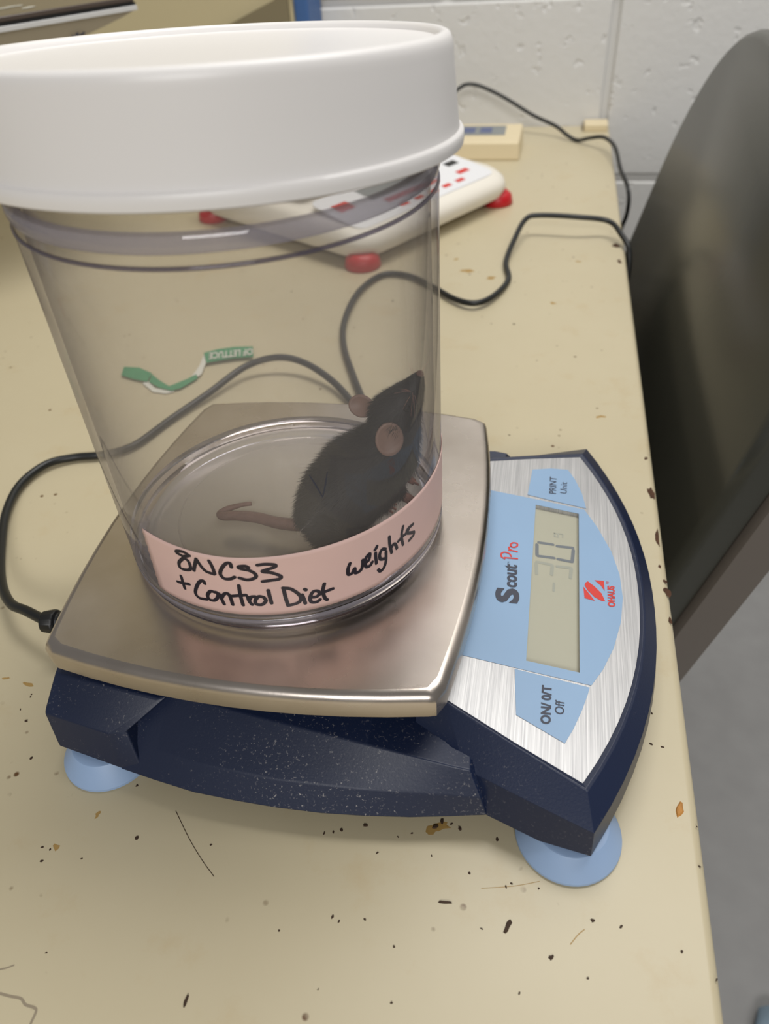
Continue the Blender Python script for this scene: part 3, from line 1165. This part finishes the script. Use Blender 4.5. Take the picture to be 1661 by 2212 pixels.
# thighs
chain(bm, [((23, -24.5, 72.5), 9.5), ((30, -27.5, 68), 7.0), ((34, -29, 63.5), 3.6)])
chain(bm, [((23, -3, 72), 9.5), ((30, 0, 67), 6.0), ((34, 1, 63), 3.2)])
# rump to tail root
chain(bm, [((14, -14.5, 69), 8), ((9.5, -15, 64.8), 4.0)])
# fore legs
chain(bm, [((43, -16, 93), 6.0), ((45.5, -17, 86), 4.4), ((47.5, -14.5, 81.8), 2.4)])
chain(bm, [((43, -4, 93), 6.0), ((46, -3, 86), 4.2), ((48.5, -4, 81.5), 2.3)])
bmesh.ops.scale(bm, vec=(MM, MM, MM), verts=bm.verts)
bmesh.ops.translate(bm, vec=-mouse.location, verts=bm.verts)
me = bpy.data.meshes.new('body')
bm.to_mesh(me)
bm.free()
body = link('body', me, 'fur', mouse)
rm = body.modifiers.new('remesh', 'REMESH')
rm.mode = 'VOXEL'
rm.voxel_size = 0.0009
sm = body.modifiers.new('smooth', 'SMOOTH')
sm.factor = 0.6
sm.iterations = 8
dg = bpy.context.evaluated_depsgraph_get()
dg.update()
me2 = bpy.data.meshes.new_from_object(body.evaluated_get(dg))
body.modifiers.clear()
body.data = me2
for p in me2.polygons:
    p.use_smooth = True

# fur strands
fv, ff = [], []
polys = [p for p in me2.polygons]
areas = [p.area for p in polys]
nose = Vector((55, -4, 126)) * MM - mouse.location
ids = random.choices(range(len(polys)), weights=areas, k=26000)
for i in ids:
    p = polys[i]
    vs = [me2.vertices[k].co for k in p.vertices]
    w_ = [random.random() for _ in vs]
    s_ = sum(w_)
    c = Vector((0, 0, 0))
    for q, ww in zip(vs, w_):
        c += q * (ww / s_)
    wc = (c + mouse.location) / MM
    nn = p.normal
    flow = (Vector((14, -14, 66)) - wc)                        # hair lies back, nose to tail
    flow = (flow - nn * flow.dot(nn))
    if flow.length < 1e-6:
        continue
    flow.normalize()
    dist = (wc - Vector((55, -8.2, 128))).length
    ln = (1.2 + min(dist / 30, 1) * 3.0) * random.uniform(.6, 1.2) * MM
    d = (flow * 0.85 + nn * random.uniform(.28, .6) + Vector((random.uniform(-.2, .2), random.uniform(-.2, .2), random.uniform(-.2, .2)))).normalized()
    s = d.cross(nn).normalized() * 0.00013
    k = len(fv)
    base = c - nn * 0.0002
    fv += [base + s, base - s, base + d * ln]
    ff.append((k, k + 1, k + 2))
fme = bpy.data.meshes.new('fur')
fme.from_pydata(fv, [], ff)
fur = link('fur', fme, 'fur', mouse)
fur['kind'] = 'stuff'


def ear(c, u, w, nrm, ru, rw, name='ear'):
    """cupped ear: u up axis, w width axis"""
    V, Fc = [], []
    c, u, w, nrm = Vector(c), Vector(u).normalized(), Vector(w).normalized(), Vector(nrm).normalized()
    R_, K = 5, 20
    V.append(c - nrm * 1.3)
    for i in range(1, R_ + 1):
        for k in range(K):
            a = 2 * math.pi * k / K
            t = i / R_
            V.append(c + u * ru * t * math.cos(a) + w * rw * t * math.sin(a) - nrm * 1.3 * (1 - t * t))
    for k in range(K):
        Fc.append((0, 1 + k, 1 + (k + 1) % K))
    for i in range(R_ - 1):
        for k in range(K):
            a0, b0 = 1 + i * K + k, 1 + i * K + (k + 1) % K
            Fc.append((a0, a0 + K, b0 + K, b0))
    o = obj(name, V, Fc, 'ear', mouse, smooth=True)
    s = o.modifiers.new('solid', 'SOLIDIFY')
    s.thickness = 0.0007
    return o


tocam = (CAM - Vector((45, -15, 108))).normalized()
ear((46.6, -20.4, 110.2), (-0.1, 0.25, 1), (1, 0.35, 0.1), tocam + Vector((0.2, 0, -0.45)), 6.0, 4.7)
ear((32.6, -1.5, 111.0), (-1, 0.1, 0.05), (0.05, 0.5, 1), tocam + Vector((0.1, 0, -.3)), 5.0, 4.2)
# eye
ec = Vector((51.8, -14.4, 119.6))
bm = bmesh.new()
sph(bm, ec * MM - mouse.location, 1.5 * MM)
me = bpy.data.meshes.new('eye')
bm.to_mesh(me)
bm.free()
link('eye', me, 'eye', mouse, True)
# nose tip
bm = bmesh.new()
sph(bm, Vector((55.6, -8.1, 129.2)) * MM - mouse.location, 1.35 * MM)
me = bpy.data.meshes.new('nose')
bm.to_mesh(me)
bm.free()
link('nose', me, 'tail', mouse, True)
# tail
tp = spline([(10, -15, 64.6), (6, -15.2, 62.4), (-3, -14.8, 62.2), (-12, -12.8, 62.1), (-21, -12.6, 62.0), (-26.8, -13.2, 61.8), (-28.2, -11.6, 61.7), (-25.5, -9.4, 62.6), (-21, -7.0, 63.0), (-17, -5.0, 62.6)], 8)
nn_ = len(tp)
v, f = tube(tp, [max(2.75 * (1 - i / nn_) ** 0.5, 0.9) for i in range(nn_)], 12)
obj('tail', v, f, 'tail', mouse, smooth=True)


def paw(name, wrist, dirv, side, size):
    wrist, dirv, side = Vector(wrist), Vector(dirv).normalized(), Vector(side).normalized()
    parts = [tube([wrist, wrist + dirv * size * .5, wrist + dirv * size * .9], [size * .26, size * .34, size * .3], 8)]
    for k in range(4):
        s = (k - 1.5) / 1.5
        b = wrist + dirv * size * .8 + side * s * size * .25
        d = (dirv + side * s * .55).normalized()
        dn = Vector((0, 0, -1))
        L = size * (.62 - .12 * abs(s))
        parts.append(tube([b, b + d * L * .55, b + d * L + dn * L * .2], [size * .1, size * .085, size * .05], 6))
    b = wrist + dirv * size * .35 - side * size * .3
    parts.append(tube([b, b + (dirv * .4 - side) * size * .25], [size * .09, size * .05], 6))
    v, f = join(*parts)
    obj(name, v, f, 'skin', mouse, smooth=True)


paw('forepaw', (48.2, -15.2, 82.2), (0.85, -0.05, -0.45), (0.3, -0.6, 0.5), 5.6)
paw('forepaw', (48.5, -4, 81.5), (0.75, 0.1, -0.55), (0.3, -0.6, 0.5), 4.2)
paw('hind_foot', (30, -30, 61.4), (1, -0.12, -0.02), (0.1, 1, 0), 8.5)
paw('hind_foot', (31, 2, 61.4), (1, 0.1, -0.02), (-0.1, 1, 0), 8.5)
# whiskers
wv = []
for k in range(9):
    for sgn in (-1, 1):
        b = Vector((53.6, -8.3 + sgn * 2.8, 124.0))
        d = Vector((random.uniform(-.5, .45), sgn * random.uniform(.3, 1), random.uniform(-.7, .7))).normalized()
        L = random.uniform(7, 12)
        e = b + d * L
        rr = math.hypot(e.x - JX, e.y - JY)
        if rr > 60:
            e = b + d * max(1.5, (L - (rr - 59)))
        if math.hypot(e.x - JX, e.y - JY) > 61:
            continue
        wv.append(tube([b, b.lerp(e, .5) + Vector((0, 0, .4)), e], [.07, .05, .02], 4))
v, f = join(*wv)
obj('whiskers', v, f, 'skin', mouse)

# ---------------------------------------------------------------- twist tie behind the jar
tie = thing('twist_tie', 'torn green and white lettuce twist tie lying on desk behind the jar', 'twist tie', tuple(atz((440, 800), 0)))


def strip(pl, name, mat, z=1.0):
    V, Fc = [], []
    for a, b in pl:
        V += [atz(a, z), atz(b, z)]
    Fc = [(2 * i, 2 * i + 1, 2 * i + 3, 2 * i + 2) for i in range(len(pl) - 1)]
    o = obj(name, V, Fc, mat, tie, smooth=False)
    s = o.modifiers.new('solid', 'SOLIDIFY')
    s.thickness = 0.0004
    return o


g1 = strip([((440, 762), (446, 783)), ((470, 754), (474, 778)), ((505, 749), (508, 773)), ((546, 748), (547, 770))], 'printed_strip', 'green', 3)
put_text('lettering', 'OF LETTUCE', atz((546, 753), 3.6), atz((452, 763), 3.6), atz((546, 766), 3.6), g1, 'paper', None, lift=0.2, bold=0.02)
strip([((441, 764), (447, 781)), ((436, 776), (442, 790)), ((432, 787), (441, 792)), ((424, 800), (436, 806)), ((414, 812), (430, 812))], 'paper_fold', 'paper', 2)
strip([((424, 808), (427, 816)), ((405, 818), (408, 828)), ((385, 826), (390, 838)), ((365, 834), (370, 843)), ((345, 822), (342, 836)), ((328, 808), (322, 824))], 'twisted_strip', 'green', 2)
strip([((328, 806), (318, 824)), ((300, 794), (288, 818)), ((268, 792), (262, 810))], 'frayed_end', 'green', 2)
strip([((318, 822), (308, 828)), ((335, 838), (330, 846)), ((360, 843), (358, 850)), ((376, 840), (376, 846))], 'loose_strand', 'paper', 1)

# ---------------------------------------------------------------- white balance behind
P0 = Vector((-60, 392))
e1 = Vector((102, 164)).normalized()               # along its front edge
e2 = Vector((-e1.y, e1.x))                         # towards its rear


def wb(a, b, z):
    q = P0 + e1 * a + e2 * b
    return Vector((q.x, q.y, z))


wbal = thing('laboratory_balance', 'white balance with red feet and keypad behind the jar', 'balance', tuple(wb(97, 107, 0)))


def rrect(a0, a1, b0, b1, rc, n=6, bulge=0.0):
    pts = []
    for cx, cy, s in ((a0 + rc, b0 + rc, 180), (a1 - rc, b0 + rc, 270), (a1 - rc, b1 - rc, 0), (a0 + rc, b1 - rc, 90)):
        for k in range(n + 1):
            a = math.radians(s + 90 * k / n)
            pts.append((cx + rc * math.cos(a), cy + rc * math.sin(a)))
    return pts


def zt_(b):
    return 30 + min(b, 75) * 0.16


o0 = rrect(-10, 205, -10, 220, 26)
o1 = rrect(-14, 209, -14, 224, 28)
o2 = rrect(-12, 207, -12, 222, 27)
o3 = rrect(-6, 201, -6, 216, 24)
v, f = loft([[wb(a, b, 10) for a, b in o0], [wb(a, b, 18) for a, b in o1], [wb(a, b, zt_(b) - 4) for a, b in o2], [wb(a, b, zt_(b)) for a, b in o3]])
obj('housing', v, f, 'white', wbal, smooth=True).modifiers.new('edge', 'EDGE_SPLIT').split_angle = math.radians(60)
pp = rrect(2, 193, 1, 66, 10)
v, f = loft([[wb(a, b, zt_(b) - 1) for a, b in pp], [wb(a, b, zt_(b) + .5) for a, b in pp]])
wp = obj('keypad_panel', v, f, 'whitepanel', wbal)


def wpatch(a0, a1, b0, b1, mat, name, par):
    v, f = loft([[wb(a, b, zt_(b) + .4) for a, b in ((a0, b0), (a1, b0), (a1, b1), (a0, b1))], [wb(a, b, zt_(b) + .8) for a, b in ((a0, b0), (a1, b0), (a1, b1), (a0, b1))]])
    return obj(name, v, f, mat, par)


wpatch(52, 138, 34, 58, 'greylcd', 'display', wp)
wpatch(60, 132, 22, 29, 'red', 'red_band', wp)
wpatch(165, 181, 38, 46, 'black', 'button', wp)
for a in (64, 84, 104, 124, 144):
    wpatch(a, a + 11, 9, 14, 'red', 'button', wp)
wpatch(160, 176, 20, 26, 'red', 'button', wp)
wpatch(12, 30, 34, 48, 'red', 'button', wp)
pp = rrect(8, 187, 80, 208, 8)
v, f = loft([[wb(a, b, 44) for a, b in pp], [wb(a, b, 53) for a, b in pp]])
obj('pan', v, f, 'steel', wbal, bevel=1.2)
v, f = loft([[wb(a, b, 36) for a, b in rrect(70, 125, 120, 170, 10)], [wb(a, b, 46) for a, b in rrect(70, 125, 120, 170, 10)]])
obj('pan_support', v, f, 'black', wbal)
for a, b in ((0, 0), (195, 0), (0, 212), (195, 212)):
    q = wb(a, b, 0)
    v, f = lathe(q.x, q.y, [(15, 0), (16, 1.5), (14.5, 9), (10, 13)], 28, True, True)
    obj('foot', v, f, 'redfoot', wbal, smooth=True)

# beige display unit at the wall
bu = thing('display_unit', 'low beige display unit with grey screen against the wall', 'display', (-40, 740, 0))
rings = [[(-140, 705, 0), (57, 705, 0), (58, 776, 0), (-140, 776, 0)], [(-140, 707, 19), (56, 707, 19), (57, 775, 23), (-140, 775, 23)]]
v, f = loft(rings)
obj('case', v, f, 'beige', bu, bevel=2)
v, f = loft([[(-110, 732, 19.6), (38, 732, 19.6), (38, 765, 21.6), (-110, 765, 21.6)], [(-110, 732, 21.0), (38, 732, 21.0), (38, 765, 22.9), (-110, 765, 22.9)]])
sc_ = obj('screen', v, f, 'greylcd', bu)
for x in (-60, -36, -12, 8):
    v, f = loft([[(x, 740, 20.5), (x + 14, 740, 20.5), (x + 14, 758, 21.5), (x, 758, 21.5)], [(x, 740, 21.7), (x + 14, 740, 21.7), (x + 14, 758, 22.8), (x, 758, 22.8)]])
    obj('digit', v, f, 'bluemark', sc_)
# small block at the desk corner
bk = thing('hinge_block', 'small beige block at the back corner of the desk', 'block', (145, 840, 0))
v, f = box(131, 160, 828, 856, 0, 8)
obj('body', v, f, 'beige', bk, bevel=1.2)
v, f = box(129, 131, 832, 850, 2, 7)
obj('pin', v, f, 'pencil', bk, bevel=.5)

# second cable along the wall
c2 = thing('black_cable', 'thin black cable arching by the wall and down the desk back corner', 'cable', tuple(atz((1245, 302), 0)))
cp = [aty((900, 262), 800), aty((950, 222), 815), aty((990, 192), 825), aty((1010, 182), 828), aty((1040, 187), 830), aty((1090, 211), 828), aty((1150, 248), 820), aty((1200, 272), 805),
      atz((1225, 292), 6), atz((1247, 303), 2.5), atz((1275, 298), 9), atz((1305, 297), 14), atz((1328, 318), 14), Vector((167, 650, 6)), Vector((174, 610, -2)), Vector((176, 606, -25)), Vector((170, 618, -70)), Vector((160, 660, -250)), Vector((158, 680, -600))]
pts = spline(cp, 8)
v, f = tube(pts, 2.2, 10)
obj('cable', v, f, 'cable', c2, smooth=True)
v, f = tube([pts[0] + Vector((-8, 0, -2)), pts[0]], [5, 4], 10)
obj('strain_relief', v, f, 'black', c2, smooth=True)

# ---------------------------------------------------------------- chair
chair = thing('chair', 'grey vinyl chair with tall rounded backrest beside the desk', 'chair', (120, 345, -730))


def back_outline(z0, hw, zt, rc, n=14):
    """closed outline in (y', z) of a tombstone-shaped back"""
    pts = [(-hw + 30, z0), (hw - 30, z0), (hw - 9, z0 + 9), (hw, z0 + 30)]
    for k in range(n + 1):
        a = math.pi / 2 * k / n
        pts.append((hw - rc + rc * math.cos(a) ** 0.9, zt - rc * 0.95 + rc * 0.95 * math.sin(a) ** 0.9))
    for k in range(n + 1):
        a = math.pi / 2 * (1 - k / n)
        pts.append((-hw + rc - rc * math.cos(a) ** 0.9, zt - rc * 0.95 + rc * 0.95 * math.sin(a) ** 0.9))
    pts += [(-hw, z0 + 30), (-hw + 9, z0 + 9)]
    return pts


def bx_(y, z, off):
    # reclined, slightly dished back
    return 178 + 0.257 * (z + 58) + off - 10 * (1 - (y / 245) ** 2) * -1 * 0


def back_mesh(z0, hw, zt, rc, offs):
    """offs: list of (x offset, scale)"""
    rings = []
    for off, sc in offs:
        o = back_outline(z0, hw, zt, rc)
        cz = (z0 + zt) / 2
        rings.append([(bx_(y * sc, cz + (z - cz) * sc, off), 345 + y * sc, cz + (z - cz) * sc) for y, z in o])
    return loft(rings)


v, f = back_mesh(-240, 246, 158, 150, [(5, .96), (1.5, .985), (0, .985), (0, .985)])
rings_o = [(22, 0.99), (8, 1.0), (3, 0.992), (0, 0.975)]
v, f = back_mesh(-240, 246, 158, 150, rings_o)
obj('backrest', v, f, 'vinyl', chair, smooth=True).modifiers.new('edge', 'EDGE_SPLIT').split_angle = math.radians(50)
v, f = back_mesh(-244, 248, 164, 152, [(52, 0.97), (48, .995), (26, 1.0), (23, .985)])
obj('back_shell', v, f, 'shell', chair, smooth=True).modifiers.new('edge', 'EDGE_SPLIT').split_angle = math.radians(50)
sp = rrect(-270, 130, 110, 580, 60)
v, f = loft([[(x, y, -330) for x, y in sp], [(x, y, -322) for x, y in rrect(-276, 136, 104, 586, 62)], [(x, y, -280) for x, y in rrect(-276, 136, 104, 586, 62)], [(x, y, -268) for x, y in rrect(-262, 122, 118, 572, 56)]])
obj('seat', v, f, 'vinyl', chair, smooth=True).modifiers.new('edge', 'EDGE_SPLIT').split_angle = math.radians(50)
v, f = box(100, 190, 320, 370, -345, -330)
b1_ = join((v, f), box(165, 196, 320, 370, -345, -200))
obj('back_bracket', b1_[0], b1_[1], 'black', chair)
v, f = lathe(-70, 345, [(28, -650), (28, -500), (20, -498), (20, -330)], 24, True, True)
obj('post', v, f, 'black', chair, smooth=True)
for k in range(5):
    a = math.radians(20 + 72 * k)
    d = Vector((math.cos(a), math.sin(a), 0))
    c_ = Vector((-70, 345, -640))
    v, f = tube([c_, c_ + d * 130 + Vector((0, 0, -8)), c_ + d * 250 + Vector((0, 0, -25))], [24, 20, 15], 8)
    lg_ = obj('leg', v, f, 'black', chair, smooth=True)
    q = c_ + d * 250
    sd_ = Vector((-d.y, d.x, 0))
    v, f = tube([Vector((q.x, q.y, -702)) - sd_ * 16, Vector((q.x, q.y, -702)) + sd_ * 16], 28, 16)
    obj('caster', v, f, 'black', lg_)

# ---------------------------------------------------------------- things at the upper left
# desktop device with glossy top
dv = Vector((62, 99)).normalized()
dn = Vector((-dv.y, dv.x))                          # behind the front face
D1 = Vector((-257.7, 469.5))


def dq(s, b, z):
    q = D1 + dv * s + dn * b
    return (q.x, q.y, z)


dev = thing('desktop_device', 'grey desktop device with glossy dark top and silver rim', 'device', dq(-200, 110, 0))
L_, Dp = 420, 230
v, f = loft([[dq(-L_, 0, 190), dq(0, 0, 190), dq(0, Dp, 190), dq(-L_, Dp, 190)], [dq(-L_, 0, 194), dq(0, 0, 194), dq(0, Dp, 194), dq(-L_, Dp, 194)]])
top_ = obj('top_panel', v, f, 'darkglass', dev, bevel=1)
v, f = loft([[dq(-L_, -.6, 187.8), dq(0.3, -.6, 187.8), dq(.3, Dp, 187.8), dq(-L_, Dp, 187.8)], [dq(-L_, -.6, 190), dq(.3, -.6, 190), dq(.3, Dp, 190), dq(-L_, Dp, 190)]])
obj('dark_gasket', v, f, 'gap', dev)
v, f = loft([[dq(-L_ - 1, -1.2, 184.2), dq(1, -1.2, 184.2), dq(1, Dp, 184.2), dq(-L_ - 1, Dp, 184.2)], [dq(-L_ - 1, -1.2, 187.9), dq(1, -1.2, 187.9), dq(1, Dp, 187.9), dq(-L_ - 1, Dp, 187.9)]])
obj('silver_rim', v, f, 'silver', dev, bevel=.5)
rings = []
for z, ins in ((184.3, 2), (181, 14), (177, 32), (173, 52), (170, 70), (164, 95), (156, 120), (150, 150)):
    rings.append([dq(-L_ + ins, ins * .02, z), dq(-ins, ins * .02, z), dq(-ins, Dp - ins * .2, z), dq(-L_ + ins, Dp - ins * .2, z)])
v, f = loft(rings)
obj('body', v, f, 'greybody', dev)
q = dq(-260, 120, 0)
v, f = lathe(q[0], q[1], [(90, 0), (90, 6), (30, 12), (24, 30), (24, 152)], 32, True, True)
obj('stand', v, f, 'greybody', dev, smooth=True).modifiers.new('edge', 'EDGE_SPLIT').split_angle = math.radians(40)
# power symbol on the front
def devpt(p, off=-1.0):
    n3 = Vector((dn.x, dn.y, 0))
    d = ray(p)
    p0 = Vector((D1.x, D1.y, 190)) + n3 * off
    t = (p0 - CAM).dot(n3) / d.dot(n3)
    return CAM + d * t


dnn = lambda p: Vector((-dn.x, -dn.y, 0))
v, f = strokes([[devpt(p) for p in ((156, 77), (160, 80), (168, 79), (177, 74), (181, 70))], [devpt(p) for p in ((164, 75), (168, 72))]], 1.5, dnn, 0.3)
obj('power_symbol', v, f, 'ink', dev, fix=False)
for pl in ([(0, 19), (6, 18), (13, 17)], [(18, 15.5), (30, 13.5), (42, 12)], [(55, 17.5), (62, 16), (69, 14.5)]):
    v, f = strokes([[atz(p, 194.1) for p in pl]], 6, UPN, 0.15)
    obj('lettering', v, f, 'paper', top_, fix=False)

# cabinet with blue trim
cab = thing('cabinet', 'beige cabinet with blue corner trim standing at the wall behind the jar', 'cabinet', (-450, 820, 0))
v, f = box(-1100, -220.5, 790, 856, 0, 1250)
obj('body', v, f, 'beigecab', cab, bevel=1.5)
v, f = box(-220.5, -203, 796, 856, 0, 1250)
obj('trim', v, f, 'bluetrim', cab, bevel=2)

shade_pts = [aty(p, 784) for p in ((440, 84), (516, 41), (560, 17), (592, 0), (640, -40))]  # added panel: diagonal shade on the cabinet, built as a dark sheet
shade_pts = [Vector((shade_pts[0].x, 784, 0))] + shade_pts + [Vector((-224, 784, shade_pts[-1].z)), Vector((-224, 784, 0))]
v, f = loft([shade_pts, [p + Vector((0, 6, 0)) for p in shade_pts]])
obj('shade_panel', v, f, 'cabshade', cab)

# shoe at the lower right corner
shoe = thing('shoe', 'pale blue shoe cover toe on the grey floor beside desk', 'shoe', (450, 60, -730))
rings = []
for t in range(13):
    s = t / 12
    w_ = 46 * math.sin(math.pi * min(s * 1.25 + 0.06, 1) ** 0.5 * 0.5) if s < .8 else 46 * (1 - (s - .8) * .8)
    if t == 0:
        w_ = 12
    h_ = 20 + 70 * s ** 1.3
    if t == 0:
        h_ = 14
    cx, cy = 408 + 60 * s, 118 - 270 * s
    ring = []
    for k in range(16):
        a = 2 * math.pi * k / 16
        ring.append((cx + w_ * math.cos(a), cy + w_ * .2 * math.cos(a), -730 + max(0, h_ / 2 + h_ / 2 * math.sin(a))))
    rings.append(ring)
v, f = loft(rings)
o = obj('cover', v, f, 'shoe', shoe, smooth=True)
v, f = loft([[(x, y, -730) for x, y in [(400, 100), (420, 122), (455, 100), (520, -140), (440, -160)]], [(x, y, -727) for x, y in [(398, 100), (420, 125), (458, 100), (523, -140), (437, -160)]]])
obj('sole', v, f, 'paper', shoe)
